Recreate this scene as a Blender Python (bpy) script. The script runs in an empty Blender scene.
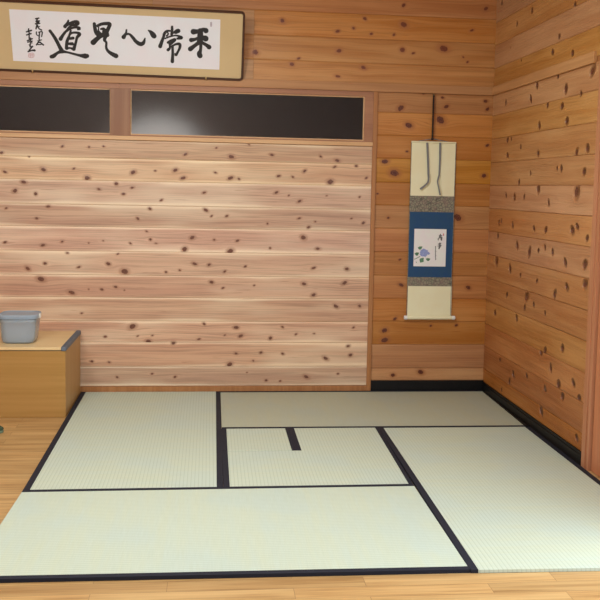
import bpy, bmesh, math, random
import numpy as np
from mathutils import Matrix, Vector

# ---------------------------------------------------------------- camera, light, exposure
C = bpy.context.scene.collection
cam_d = bpy.data.cameras.new('camera'); cam = bpy.data.objects.new('camera', cam_d); C.objects.link(cam)
RT = Vector((0.993404, -0.11283349, 0.02042289)); UP = Vector((-0.00991471, 0.09291762, 0.99562443)); FW = Vector((0.11423743, 0.98925978, -0.09118602))
cam.matrix_world = Matrix(((RT.x, UP.x, -FW.x, 0.74194), (RT.y, UP.y, -FW.y, -2.90432), (RT.z, UP.z, -FW.z, 1.22715), (0, 0, 0, 1)))
cam_d.sensor_width = 36; cam_d.lens = 945.976 / 600 * 36
cam_d.shift_x = (300 - 318.508) / 600; cam_d.shift_y = (275.595 - 300) / 600
cam_d.clip_start = 0.05
bpy.context.scene.camera = cam

world = bpy.data.worlds.new('world'); bpy.context.scene.world = world; world.use_nodes = True
bg = world.node_tree.nodes['Background']; bg.inputs[0].default_value = (0.80, 0.88, 1.0, 1); bg.inputs[1].default_value = 0.60

def area(name, loc, target, sx, sy, power, col):
    d = bpy.data.lights.new(name, 'AREA'); d.shape = 'RECTANGLE'; d.size = sx; d.size_y = sy; d.energy = power; d.color = col
    o = bpy.data.objects.new(name, d); C.objects.link(o); o.location = loc
    o.rotation_euler = (Vector(target) - Vector(loc)).to_track_quat('-Z', 'Y').to_euler()
    return o
area('ceiling_lamp_light', (0.55, 0.65, 2.50), (0.55, 0.65, 0), 1.2, 0.5, 38, (0.95, 1.0, 0.97))
area('rear_lamp_light', (-0.55, -1.25, 2.50), (0.3, 1.6, 0.8), 0.7, 0.4, 66, (0.95, 1.0, 0.97))
area('doorway_daylight', (2.75, -0.35, 1.05), (1.0, 0.4, 0.2), 1.7, 1.8, 44, (0.86, 0.95, 1.0))
vs = bpy.context.scene.view_settings
vs.view_transform = 'Standard'; vs.look = 'None'; vs.exposure = 0.0; vs.gamma = 1.0; vs.use_curve_mapping = False

INK_ROAD=[[0.3182,0.2431,0.00386,0.3127,0.2266,0.00676,0.2981,0.2082,0.00821],[0.3004,0.2097,0.00579,0.3218,0.2247,0.00628,0.3497,0.2367,0.00676,0.3679,0.2348,0.00917,0.3651,0.2236,0.00676,0.3374,0.2176,0.00531,0.3184,0.2036,0.00435,0.3071,0.1891,0.00386],[0.2925,0.1734,0.00531,0.3249,0.1969,0.00531,0.3574,0.2074,0.00579,0.3764,0.2018,0.00772,0.3683,0.1958,0.00435],[0.3085,0.1892,0.00483,0.2864,0.1624,0.00628,0.2694,0.1367,0.00869],[0.329,0.1878,0.00435,0.3193,0.1592,0.00531,0.3045,0.1232,0.00724,0.2997,0.0851,0.00724],[0.3185,0.1615,0.00386,0.3375,0.1751,0.00483,0.3651,0.1764,0.00579,0.3762,0.169,0.00772,0.3615,0.1495,0.00628,0.3532,0.1208,0.00579,0.3397,0.0822,0.00821],[0.322,0.142,0.00628,0.3397,0.1456,0.00676],[0.3136,0.1118,0.00579,0.3334,0.1127,0.00772],[0.3006,0.0842,0.00676,0.3193,0.0884,0.00435,0.3397,0.0812,0.00724],[0.2143,0.18,0.00676,0.2311,0.155,0.00724,0.2476,0.1253,0.00821,0.2598,0.0975,0.00821,0.2722,0.0719,0.01014],[0.2136,0.0334,0.00869,0.2264,0.0388,0.00917,0.2483,0.0565,0.00628,0.2719,0.0657,0.00869,0.2995,0.0636,0.00531,0.3361,0.0558,0.00531,0.3728,0.0479,0.00676,0.4006,0.0458,0.01207,0.4123,0.0473,0.00966]]
INK_CORRECT=[[0.4602,0.2314,0.00724,0.4629,0.2059,0.00821,0.4689,0.1828,0.00917,0.482,0.1646,0.00821],[0.4772,0.2206,0.00628,0.5006,0.232,0.00676,0.5284,0.2361,0.00772,0.5458,0.2342,0.00821,0.5391,0.2143,0.00821,0.5277,0.1903,0.00917,0.5285,0.1715,0.00966],[0.4838,0.2116,0.0029,0.4822,0.1928,0.00386,0.494,0.1769,0.00579],[0.495,0.2037,0.00386,0.5088,0.2044,0.00772,0.514,0.1943,0.00966,0.5104,0.1824,0.00821],[0.4495,0.1253,0.01207,0.4697,0.1452,0.01014,0.4935,0.1642,0.00917,0.5216,0.1726,0.00966,0.5299,0.1716,0.00917],[0.5189,0.1616,0.00821,0.5131,0.1425,0.00724,0.5228,0.1287,0.00531,0.5214,0.1001,0.00579,0.5323,0.0791,0.00724,0.5552,0.0634,0.00966,0.5745,0.0546,0.0111]]
INK_HEART=[[0.6373,0.2059,0.00386,0.6331,0.1859,0.00531,0.62,0.1641,0.00966],[0.6306,0.1801,0.00531,0.6516,0.183,0.00531,0.6698,0.1664,0.00724,0.688,0.1436,0.00821,0.7111,0.1294,0.00966,0.7299,0.136,0.00821,0.7397,0.1626,0.00338],[0.76,0.2085,0.00338,0.7729,0.1997,0.00821,0.7844,0.186,0.01207,0.7904,0.1783,0.01159]]
INK_USUAL=[[0.8921,0.236,0.00531,0.8921,0.2172,0.00628,0.8897,0.191,0.00628],[0.9014,0.2025,0.00531,0.9202,0.2147,0.00772,0.9309,0.2143,0.00772,0.9131,0.2016,0.00531],[0.8804,0.2119,0.00435,0.8617,0.21,0.00531,0.8485,0.1938,0.00676,0.8451,0.1794,0.00628,0.8355,0.1529,0.00724,0.8245,0.1213,0.00917],[0.8663,0.2018,0.00386,0.8709,0.1935,0.00338,0.8615,0.1826,0.00435],[0.8521,0.167,0.00338,0.8803,0.1797,0.00386,0.9131,0.1874,0.00386,0.9366,0.1814,0.00628,0.9451,0.1752,0.00724,0.9225,0.1703,0.00531],[0.8684,0.1449,0.00579,0.8849,0.1552,0.00628,0.9075,0.1648,0.00628,0.906,0.1571,0.00531,0.8848,0.1385,0.00579],[0.8778,0.1381,0.00531,0.88,0.1167,0.00531,0.8691,0.1027,0.00724],[0.8871,0.1218,0.00338,0.9131,0.1374,0.00531,0.9343,0.1384,0.00724,0.9357,0.1193,0.00628,0.9249,0.0947,0.00531,0.913,0.0749,0.00628,0.9074,0.0843,0.00241],[0.8942,0.1269,0.00579,0.8955,0.0837,0.00628,0.8931,0.0361,0.00821]]
INK_EVEN=[[1.0122,0.2135,0.01304,1.038,0.2171,0.00966,1.0661,0.2279,0.00869,1.0822,0.223,0.01255],[1.0507,0.22,0.01255,1.051,0.1916,0.01352,1.049,0.1581,0.01352],[0.9998,0.1653,0.01014,1.0243,0.1713,0.00724,1.0525,0.1831,0.00869,1.0809,0.1778,0.014],[1.0528,0.1607,0.01159,1.0246,0.1378,0.00821,0.9949,0.1134,0.0111],[1.0623,0.1539,0.00724,1.0862,0.1407,0.00821,1.102,0.1294,0.0111],[1.0553,0.144,0.00772,1.0533,0.1103,0.00724,1.0474,0.0907,0.01159,1.0509,0.0773,0.01207]]
INK_SIGN=[[0.1399,0.2438,0.00319,0.1576,0.2482,0.00319],[0.1499,0.2443,0.00319,0.1437,0.2262,0.00372,0.1562,0.2269,0.00372],[0.138,0.2158,0.00372,0.1607,0.2194,0.00319],[0.1414,0.2302,0.00319,0.1601,0.2331,0.00319],[0.1451,0.211,0.00319,0.1386,0.1878,0.00319],[0.1475,0.2086,0.00319,0.1538,0.191,0.00319,0.1682,0.1825,0.00372],[0.1392,0.197,0.00212,0.1595,0.2015,0.00212],[0.1399,0.1699,0.00319,0.139,0.157,0.00266,0.1495,0.1488,0.00266],[0.1523,0.1695,0.00266,0.1711,0.1724,0.00319,0.1663,0.1454,0.00266],[0.1569,0.1707,0.00319,0.1512,0.1292,0.00319],[0.144,0.1201,0.00266,0.1646,0.1273,0.00266],[0.1459,0.1098,0.00266,0.1602,0.1141,0.00266],[0.1545,0.1268,0.00266,0.135,0.0974,0.00319],[0.1537,0.1138,0.00266,0.1729,0.0991,0.00425],[0.1427,0.0998,0.00266,0.1604,0.1006,0.00266],[0.0985,0.1858,0.00319,0.0959,0.1704,0.00319],[0.0848,0.1683,0.00319,0.1129,0.1778,0.00372],[0.0845,0.1508,0.00319,0.1092,0.1602,0.00372],[0.0997,0.168,0.00319,0.0972,0.1318,0.00319],[0.0862,0.1184,0.00319,0.1147,0.1316,0.00319],[0.0881,0.1107,0.00319,0.1138,0.1182,0.00266],[0.1049,0.1348,0.00319,0.1004,0.0932,0.00319,0.0946,0.0965,0.00212],[0.1102,0.117,0.00212,0.1104,0.1056,0.00212],[0.0988,0.0842,0.00319,0.1132,0.088,0.00319],[0.1088,0.0832,0.00319,0.0923,0.0641,0.00319],[0.0868,0.0571,0.00372,0.1075,0.0648,0.00372,0.1227,0.0655,0.00531]]
SEAL_SMALL=[[0.0896,0.0473,0.00159,0.1155,0.0485,0.00159,0.1139,0.0264,0.00159,0.0881,0.0252,0.00159,0.0896,0.0473,0.00159],[0.0981,0.0461,0.00159,0.0968,0.0266,0.00159],[0.1072,0.0465,0.00159,0.1059,0.027,0.00159],[0.0901,0.04,0.00159,0.1145,0.0411,0.00159],[0.0896,0.0326,0.00159,0.1139,0.0337,0.00159]]
SEAL_TOP=[[1.1078,0.2709,0.00145,1.1144,0.2712,0.00145,1.1147,0.2505,0.00145,1.1082,0.2502,0.00145,1.1078,0.2709,0.00145],[1.1112,0.2678,0.00145,1.1114,0.2536,0.00145],[1.1085,0.2606,0.00145,1.1141,0.2608,0.00145]]
ART_WORD=[[2.1373,0.9667,0.00346,2.1309,0.9538,0.00288,2.1274,0.9397,0.00288],[2.1291,0.9577,0.00288,2.145,0.959,0.00288],[2.1339,0.9482,0.00288,2.1466,0.9467,0.00346],[2.1394,0.9567,0.00346,2.1412,0.9343,0.00346],[2.1217,0.9397,0.00231,2.1242,0.9313,0.00231],[2.1455,0.9428,0.00288,2.1448,0.9299,0.00231],[2.125,0.9072,0.00288,2.1408,0.9119,0.00288],[2.1339,0.9146,0.00288,2.1311,0.8961,0.00288],[2.1382,0.9052,0.00231,2.1424,0.8985,0.00231],[2.1243,0.8949,0.00288,2.1402,0.8974,0.00346],[2.1356,0.8962,0.00346,2.1305,0.8793,0.00346],[2.1387,0.8906,0.00231,2.1269,0.8837,0.00231]]
ART_LINE=[[2.106,0.8935,0.00173,2.1101,0.8919,0.00184,2.1079,0.8891,0.0015],[2.1063,0.8857,0.00173,2.1109,0.8841,0.00184,2.1081,0.8812,0.0015],[2.1065,0.8779,0.00173,2.11,0.8762,0.00184,2.1084,0.8734,0.0015],[2.1068,0.87,0.00173,2.1108,0.8684,0.00184,2.1086,0.8655,0.0015],[2.107,0.8622,0.00173,2.1117,0.8605,0.00184,2.1089,0.8577,0.0015],[2.1073,0.8543,0.00173,2.1108,0.8527,0.00184,2.1091,0.8499,0.0015],[2.1075,0.8465,0.00173,2.1116,0.8448,0.00184,2.1094,0.842,0.0015],[2.1078,0.8386,0.00173,2.1124,0.837,0.00184,2.1097,0.8341,0.0015],[2.108,0.8308,0.00173,2.1115,0.8291,0.00184,2.1099,0.8263,0.0015],[2.1083,0.8229,0.00173,2.1124,0.8213,0.00184,2.1102,0.8184,0.0015],[2.1086,0.815,0.00173,2.1132,0.8134,0.00184,2.1104,0.8106,0.0015]]
ART_SEAL=[[2.155,0.9692,0.00346,2.1552,0.9614,0.00346]]
ART_STEM=[[1.9797,0.8135,0.00173,1.9954,0.8204,0.00202,2.0133,0.8307,0.00173],[1.9905,0.7968,0.00173,1.9929,0.7924,0.00173]]
ART_LEAF=[[2.002,0.8832,0.00346,2.0117,0.8822,0.01038,2.0241,0.8891,0.00288],[1.9844,0.8472,0.00461,1.9935,0.8456,0.01153,2.0036,0.8508,0.00346],[2.0178,0.7971,0.00461,2.0243,0.8068,0.01441,2.0331,0.8186,0.00461],[2.0537,0.8155,0.00346,2.0641,0.8123,0.0098,2.0742,0.8158,0.00346]]
ART_FLOWER=[[2.0449,0.8351,0.00231,2.0454,0.83,0.00375],[2.0449,0.8351,0.00231,2.0398,0.8346,0.00375],[2.0449,0.8351,0.00231,2.0443,0.8401,0.00375],[2.0449,0.8351,0.00231,2.05,0.8355,0.00375],[2.0294,0.8384,0.00231,2.026,0.8347,0.00375],[2.0294,0.8384,0.00231,2.0255,0.8418,0.00375],[2.0294,0.8384,0.00231,2.0327,0.8422,0.00375],[2.0294,0.8384,0.00231,2.0332,0.8351,0.00375],[2.0381,0.8545,0.00231,2.0343,0.858,0.00375],[2.0381,0.8545,0.00231,2.0416,0.8581,0.00375],[2.0381,0.8545,0.00231,2.0418,0.851,0.00375],[2.0381,0.8545,0.00231,2.0345,0.8509,0.00375],[2.0669,0.8494,0.00231,2.072,0.849,0.00375],[2.0669,0.8494,0.00231,2.0666,0.8444,0.00375],[2.0669,0.8494,0.00231,2.0617,0.8497,0.00375],[2.0669,0.8494,0.00231,2.0671,0.8544,0.00375],[2.0425,0.8404,0.00231,2.0424,0.8354,0.00375],[2.0425,0.8404,0.00231,2.0374,0.8406,0.00375],[2.0425,0.8404,0.00231,2.0426,0.8454,0.00375],[2.0425,0.8404,0.00231,2.0476,0.8402,0.00375],[2.0609,0.8514,0.00231,2.066,0.8516,0.00375],[2.0609,0.8514,0.00231,2.0612,0.8463,0.00375],[2.0609,0.8514,0.00231,2.0557,0.8511,0.00375],[2.0609,0.8514,0.00231,2.0605,0.8564,0.00375],[2.0518,0.8634,0.00231,2.0543,0.8678,0.00375],[2.0518,0.8634,0.00231,2.0563,0.8609,0.00375],[2.0518,0.8634,0.00231,2.0493,0.859,0.00375],[2.0518,0.8634,0.00231,2.0473,0.8659,0.00375],[2.0362,0.8569,0.00231,2.0327,0.8607,0.00375],[2.0362,0.8569,0.00231,2.04,0.8602,0.00375],[2.0362,0.8569,0.00231,2.0396,0.8531,0.00375],[2.0362,0.8569,0.00231,2.0324,0.8536,0.00375],[2.0263,0.8653,0.00231,2.0227,0.869,0.00375],[2.0263,0.8653,0.00231,2.03,0.8687,0.00375],[2.0263,0.8653,0.00231,2.0298,0.8616,0.00375],[2.0263,0.8653,0.00231,2.0225,0.8619,0.00375],[2.0205,0.853,0.00231,2.0154,0.8537,0.00375],[2.0205,0.853,0.00231,2.0211,0.858,0.00375],[2.0205,0.853,0.00231,2.0256,0.8524,0.00375],[2.0205,0.853,0.00231,2.0199,0.848,0.00375],[2.0396,0.8554,0.00231,2.037,0.8598,0.00375],[2.0396,0.8554,0.00231,2.044,0.8578,0.00375],[2.0396,0.8554,0.00231,2.0422,0.851,0.00375],[2.0396,0.8554,0.00231,2.0352,0.8529,0.00375],[2.0434,0.867,0.00231,2.0435,0.8721,0.00375],[2.0434,0.867,0.00231,2.0485,0.8669,0.00375],[2.0434,0.867,0.00231,2.0433,0.862,0.00375],[2.0434,0.867,0.00231,2.0383,0.8672,0.00375],[2.0416,0.8471,0.00231,2.0401,0.8423,0.00375],[2.0416,0.8471,0.00231,2.0366,0.8486,0.00375],[2.0416,0.8471,0.00231,2.043,0.8519,0.00375],[2.0416,0.8471,0.00231,2.0465,0.8456,0.00375],[2.0545,0.8618,0.00231,2.0578,0.8656,0.00375],[2.0545,0.8618,0.00231,2.0584,0.8585,0.00375],[2.0545,0.8618,0.00231,2.0512,0.858,0.00375],[2.0545,0.8618,0.00231,2.0505,0.8651,0.00375],[2.0375,0.8702,0.00231,2.0363,0.8751,0.00375],[2.0375,0.8702,0.00231,2.0425,0.8712,0.00375],[2.0375,0.8702,0.00231,2.0386,0.8653,0.00375],[2.0375,0.8702,0.00231,2.0325,0.8691,0.00375],[2.0366,0.8705,0.00231,2.0353,0.8754,0.00375],[2.0366,0.8705,0.00231,2.0416,0.8717,0.00375],[2.0366,0.8705,0.00231,2.0379,0.8656,0.00375],[2.0366,0.8705,0.00231,2.0317,0.8693,0.00375],[2.0248,0.8388,0.00231,2.0208,0.8356,0.00375],[2.0248,0.8388,0.00231,2.0215,0.8427,0.00375],[2.0248,0.8388,0.00231,2.0287,0.8419,0.00375],[2.0248,0.8388,0.00231,2.028,0.8348,0.00375],[2.0193,0.8434,0.00231,2.0146,0.8416,0.00375],[2.0193,0.8434,0.00231,2.0174,0.8481,0.00375],[2.0193,0.8434,0.00231,2.0241,0.8451,0.00375],[2.0193,0.8434,0.00231,2.0212,0.8386,0.00375],[2.0487,0.8554,0.00231,2.0523,0.8589,0.00375],[2.0487,0.8554,0.00231,2.0523,0.8518,0.00375],[2.0487,0.8554,0.00231,2.0451,0.8518,0.00375],[2.0487,0.8554,0.00231,2.045,0.859,0.00375],[2.0512,0.8433,0.00231,2.0547,0.8396,0.00375],[2.0512,0.8433,0.00231,2.0474,0.84,0.00375],[2.0512,0.8433,0.00231,2.0477,0.8471,0.00375],[2.0512,0.8433,0.00231,2.0549,0.8467,0.00375],[2.0597,0.854,0.00231,2.0647,0.8551,0.00375],[2.0597,0.854,0.00231,2.061,0.8491,0.00375],[2.0597,0.854,0.00231,2.0547,0.8528,0.00375],[2.0597,0.854,0.00231,2.0584,0.8589,0.00375],[2.0326,0.8589,0.00231,2.0289,0.8624,0.00375],[2.0326,0.8589,0.00231,2.0361,0.8625,0.00375],[2.0326,0.8589,0.00231,2.0363,0.8553,0.00375],[2.0326,0.8589,0.00231,2.029,0.8553,0.00375],[2.0266,0.8511,0.00231,2.0215,0.8512,0.00375],[2.0266,0.8511,0.00231,2.0267,0.8561,0.00375],[2.0266,0.8511,0.00231,2.0318,0.8509,0.00375],[2.0266,0.8511,0.00231,2.0266,0.846,0.00375],[2.0315,0.8374,0.00231,2.0286,0.8333,0.00375],[2.0315,0.8374,0.00231,2.0272,0.8403,0.00375],[2.0315,0.8374,0.00231,2.0344,0.8415,0.00375],[2.0315,0.8374,0.00231,2.0357,0.8345,0.00375],[2.0211,0.8606,0.00231,2.0166,0.8631,0.00375],[2.0211,0.8606,0.00231,2.0235,0.865,0.00375],[2.0211,0.8606,0.00231,2.0256,0.8581,0.00375],[2.0211,0.8606,0.00231,2.0186,0.8562,0.00375],[2.0318,0.8692,0.00231,2.0295,0.8737,0.00375],[2.0318,0.8692,0.00231,2.0364,0.8714,0.00375],[2.0318,0.8692,0.00231,2.0341,0.8647,0.00375],[2.0318,0.8692,0.00231,2.0272,0.867,0.00375]]
RIBBON_A=[[2.0347,1.5177,0.00613,2.039,1.4673,0.00613,2.0437,1.4024,0.00613,2.0479,1.3309,0.00613],[2.0479,1.3309,0.00613,2.0501,1.3049,0.00545,2.0449,1.2787,0.00545,2.0255,1.2587,0.00477,1.9993,1.2386,0.00613]]
RIBBON_B=[[2.1154,1.5198,0.00613,2.1157,1.4692,0.00613,2.1165,1.4042,0.00545,2.115,1.3259,0.00477],[2.115,1.3259,0.00477,2.1079,1.2996,0.00477,2.1065,1.28,0.00409,2.1151,1.2409,0.00409,2.123,1.2051,0.00477]]
KNOTS_PANEL=[-0.221,1.307,3,-0.265,1.166,2,-0.383,1.181,2,-0.332,1.232,3,0.027,1.263,3,0.29,1.302,3,0.286,1.213,2,0.235,1.175,2,0.193,1.234,2,0.534,1.32,2,0.58,1.275,3,0.389,1.091,2,0.37,0.958,2,0.392,0.91,2,0.592,0.855,3,-0.261,1.024,2,-0.194,1.094,1,-0.44,0.882,1,-0.226,0.868,2,-0.117,0.89,1,0.035,0.885,1,0.119,0.899,1,0.276,0.886,1,0.425,0.888,1,-0.215,0.761,2,0.148,0.765,2,-0.301,1.378,1,-0.438,1.289,2,-0.049,1.316,1,-0.113,1.443,1,0.038,1.443,1,0.122,1.449,1,-0.455,1.398,2,0.592,1.414,2,0.318,1.032,2,0.418,1.314,1,0.095,1.2,1,0.455,1.143,1,-0.431,1.08,1,-0.087,0.824,1,0.203,0.822,1,0.863,1.406,3,0.859,1.281,3,0.769,1.311,2,0.909,1.277,1,1.101,1.423,2,1.299,1.332,2,1.229,1.295,2,1.144,1.299,1,1.455,1.271,3,1.479,1.361,2,1.673,1.299,2,1.494,1.399,2,1.394,1.421,2,1.61,1.369,1,1.131,1.201,2,1.207,1.185,1,1.272,1.152,2,0.705,1.192,1,0.715,1.089,3,1.435,1.188,1,1.635,1.184,1,0.749,1.054,1,0.839,1.056,1,1.082,1.015,2,1.272,1.05,2,1.33,0.998,3,1.588,1.054,1,1.661,1.028,2,1.368,1.031,1,0.638,0.925,3,0.767,0.914,1,0.904,0.91,2,0.862,0.847,3,1.1,0.869,2,1.299,0.935,3,1.388,0.869,3,0.966,1.479,1,0.773,1.456,1,-0.215,0.761,2,0.148,0.763,2,-0.313,0.73,2,-0.022,0.742,2,0.242,0.719,3,0.484,0.718,2,0.565,0.73,1,-0.238,0.669,3,-0.064,0.591,3,0.111,0.611,2,0.19,0.627,1,0.242,0.608,1,0.034,0.612,1,0.288,0.391,3,0.383,0.3,3,0.531,0.292,3,0.32,0.334,1,0.407,0.338,1,0.131,0.33,1,0.542,0.087,2,0.405,0.106,1,0.2,0.086,1,-0.006,0.469,1,0.052,0.181,1,0.154,0.176,1,0.653,0.769,2,0.737,0.764,2,0.831,0.725,2,1.364,0.752,3,1.567,0.748,2,0.954,0.757,1,0.753,0.66,3,1.008,0.643,1,1.308,0.655,2,1.555,0.663,2,1.367,0.588,3,0.821,0.626,1,1.506,0.52,2,1.65,0.523,2,0.903,0.388,3,1.182,0.392,2,1.616,0.39,2,0.712,0.408,1,0.836,0.341,1,0.931,0.336,2,0.681,0.316,2,1.11,0.323,2,1.266,0.348,1,1.376,0.352,1,1.054,0.235,2,1.187,0.228,1,0.904,0.229,2,1.009,0.185,1,0.866,0.162,3,1.449,0.2,2,1.602,0.22,2,1.587,0.275,2,1.334,0.085,2,1.527,0.104,2,0.972,0.113,1,1.174,0.06,1,1.088,0.064,1]
KNOTS_NICHE=[1.871,1.72,3,1.925,1.62,3,2.117,1.657,4,2.15,1.738,3,2.125,1.791,1,2.392,1.777,2,2.406,1.73,2,2.413,1.512,2,1.917,1.463,1,1.784,1.4,3,1.843,1.332,4,2.4,1.328,3,1.743,1.206,1,1.813,1.062,2,2.243,1.071,4,2.009,1.814,1,1.905,0.653,2,2.326,0.641,2,2.258,0.406,2,2.096,0.402,1,1.809,0.372,3,1.814,0.313,3,1.872,0.445,2,2.042,0.114,3,1.87,0.095,2,1.893,0.809,1]
KNOTS_UPPER=[1.872,2.325,3,2.375,2.326,3,1.64,2.238,2,1.876,2.212,3,1.574,2.18,2,2.292,2.195,2,1.151,2.206,3,1.478,2.158,1,1.681,2.151,1,1.817,2.151,1,0.994,2.02,3,1.212,1.957,3,1.489,2.045,2,1.872,2.065,3,1.938,2.047,1,2.123,2.081,3,2.244,2.035,1,2.272,2.007,1,1.639,1.952,2,1.484,1.896,2,1.25,1.992,1]
KNOTS_RIGHT=[2.649,2.343,2,2.105,2.201,3,2.352,2.173,2,1.491,2.116,2,1.766,1.936,2,1.681,2.0,2,1.496,1.892,3,1.977,1.795,3,1.674,1.805,2,1.563,1.731,3,2.503,1.749,2,2.067,1.731,2,1.806,1.676,2,1.602,1.653,2,1.916,1.579,3,1.531,1.576,3,1.245,1.779,3,2.443,1.531,2,2.375,1.534,1,2.202,1.481,2,1.261,1.434,3,2.449,2.056,1,2.252,1.96,1,1.365,1.69,1,2.432,1.442,2,1.915,1.435,2,1.389,1.422,3,2.02,1.335,2,1.632,1.351,2,1.576,1.35,2,1.288,1.33,2,2.208,1.286,2,1.893,1.253,3,1.367,1.237,4,2.431,1.214,2,2.277,1.204,2,1.73,1.182,2,2.112,1.206,1,2.543,1.049,2,2.498,1.063,2,2.289,1.046,2,1.932,1.042,1,1.756,1.042,2,1.401,1.056,3,1.341,1.077,2,1.218,1.028,2,2.196,0.936,3,1.993,0.913,3,1.85,0.931,1,1.754,0.953,2,1.645,0.937,2,2.557,0.97,2,1.471,0.899,3,1.231,0.907,3,2.568,0.82,3,2.307,0.798,3,1.853,0.771,2,2.12,0.776,1,1.591,0.732,3,1.437,0.783,2,1.218,0.82,3,2.343,0.644,2,2.007,0.669,3,1.888,0.643,1,1.714,0.621,2,2.546,0.507,2,2.157,0.534,3,2.029,0.609,2,1.692,0.431,3,1.748,0.411,2,1.458,0.483,3,1.602,0.359,3,2.174,0.21,3,2.239,0.158,3,2.426,0.249,2,1.668,0.237,2,1.489,0.297,3,1.302,0.344,3,1.712,0.114,3,1.431,0.252,2,1.226,0.29,2,1.952,0.249,1,2.373,0.081,1,2.558,0.513,2,1.232,0.1,2]
SEAM_NICHE_L=[1.6908, 1.5561, 1.4202, 1.2765, 1.1381, 0.9991, 0.8534, 0.7088, 0.5685, 0.4306, 0.2883, 0.1391, 0.0662]
SEAM_NICHE_R=[1.6951, 1.5586, 1.4179, 1.2759, 1.1382, 0.9973, 0.8558, 0.7136, 0.5708, 0.4273, 0.2831, 0.1351, 0.0688]
SEAM_UP_L=[2.2614, 2.1211, 1.9801]
SEAM_UP_R=[2.268, 2.1204, 1.9781]
SEAM_RIGHT=[(2.2597, 2.227), (2.1185, 2.0998), (1.9779, 1.9672), (1.6962, 1.6833), (1.5594, 1.5386), (1.4185, 1.3949), (1.2763, 1.2609), (1.1389, 1.1197), (0.998, 0.9829), (0.8581, 0.838), (0.7091, 0.696), (0.5673, 0.5583), (0.4272, 0.4084), (0.2905, 0.2675), (0.1543, 0.1206)]
XR, YB = 2.4405, 2.7525
# ---------------------------------------------------------------- helpers
def link(name, me, mat=None, parent=None, smooth=False):
    o = bpy.data.objects.new(name, me); C.objects.link(o)
    if mat: me.materials.append(mat)
    if parent: o.parent = parent
    if smooth:
        me.polygons.foreach_set('use_smooth', [True] * len(me.polygons))
    return o
def empty(name, loc=(0, 0, 0)):
    o = bpy.data.objects.new(name, None); C.objects.link(o); o.location = loc; o.empty_display_size = .05
    return o
def tag(o, label, cat, group=None):
    o['label'] = label; o['category'] = cat
    if group: o['group'] = group
    return o
def structure(o):
    o['kind'] = 'structure'; return o
def bake(o):      # shapes of a parented part are written in world space; bring them into the parent's space
    if o.parent:
        m = Matrix.Translation(-o.parent.location) if not o.parent.parent else Matrix.Translation(-(o.parent.location + o.parent.parent.location))
        o.data.transform(m)
    return o
def build(name, bm, mat, parent=None, smooth=False, bevel=0, seg=2):
    if bevel: bmesh.ops.bevel(bm, geom=list(bm.edges), offset=bevel, segments=seg, affect='EDGES', profile=.5)
    bmesh.ops.recalc_face_normals(bm, faces=list(bm.faces))
    me = bpy.data.meshes.new(name); bm.to_mesh(me); bm.free()
    return bake(link(name, me, mat, parent, smooth))
def hexa(bm, q, z0, z1):            # slab over a quad (four xy corners)
    lo = [bm.verts.new((x, y, z0)) for x, y in q]; hi = [bm.verts.new((x, y, z1)) for x, y in q]
    n = len(q)
    bm.faces.new(lo[::-1]); bm.faces.new(hi)
    for i in range(n): bm.faces.new((lo[i], lo[(i + 1) % n], hi[(i + 1) % n], hi[i]))
def box(bm, x0, x1, y0, y1, z0, z1): hexa(bm, [(x0, y0), (x1, y0), (x1, y1), (x0, y1)], z0, z1)
def boxobj(name, b, mat, parent=None, bevel=0.0015):
    bm = bmesh.new(); box(bm, *b); return build(name, bm, mat, parent, bevel=bevel)
def rrect(w, h, r, n=6):            # rounded rectangle outline, centred
    p = []
    for cx, cy, a0 in ((w/2-r, h/2-r, 0), (-w/2+r, h/2-r, 90), (-w/2+r, -h/2+r, 180), (w/2-r, -h/2+r, 270)):
        for i in range(n + 1):
            a = math.radians(a0 + 90 * i / n); p.append((cx + r*math.cos(a), cy + r*math.sin(a)))
    return p
def loft(bm, rings, cap0=True, cap1=True, closed=True):
    R_ = [[bm.verts.new(p) for p in r] for r in rings]; n = len(R_[0])
    for a, b in zip(R_, R_[1:]):
        for i in range(n if closed else n - 1): bm.faces.new((a[i], a[(i+1) % n], b[(i+1) % n], b[i]))
    if cap0: bm.faces.new(R_[0][::-1])
    if cap1: bm.faces.new(R_[-1])
def tube(bm, pts, r, n=8):
    rings = []
    for i, p in enumerate(pts):
        p = Vector(p); d = (Vector(pts[min(i+1, len(pts)-1)]) - Vector(pts[max(i-1, 0)])).normalized()
        a = d.orthogonal().normalized() if i == 0 else (a - d * a.dot(d)).normalized()
        b = d.cross(a); rr = r[i] if isinstance(r, (list, tuple)) else r
        rings.append([p + rr*(math.cos(t*2*math.pi/n)*a + math.sin(t*2*math.pi/n)*b) for t in range(n)])
    loft(bm, rings)
def smoothline(P, step=6):          # P: list of tuples; Catmull-Rom through them
    if len(P) < 3:
        return [tuple(P[0][k] + (P[1][k]-P[0][k])*i/step for k in range(len(P[0]))) for i in range(step+1)]
    out = []
    Q = [P[0]] + list(P) + [P[-1]]
    for i in range(1, len(Q) - 2):
        for s in range(step):
            t = s/step
            out.append(tuple(.5*((2*Q[i][k]) + (-Q[i-1][k]+Q[i+1][k])*t + (2*Q[i-1][k]-5*Q[i][k]+4*Q[i+1][k]-Q[i+2][k])*t*t + (-Q[i-1][k]+3*Q[i][k]-3*Q[i+1][k]+Q[i+2][k])*t**3) for k in range(len(P[0]))))
    out.append(tuple(P[-1])); return out
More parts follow.
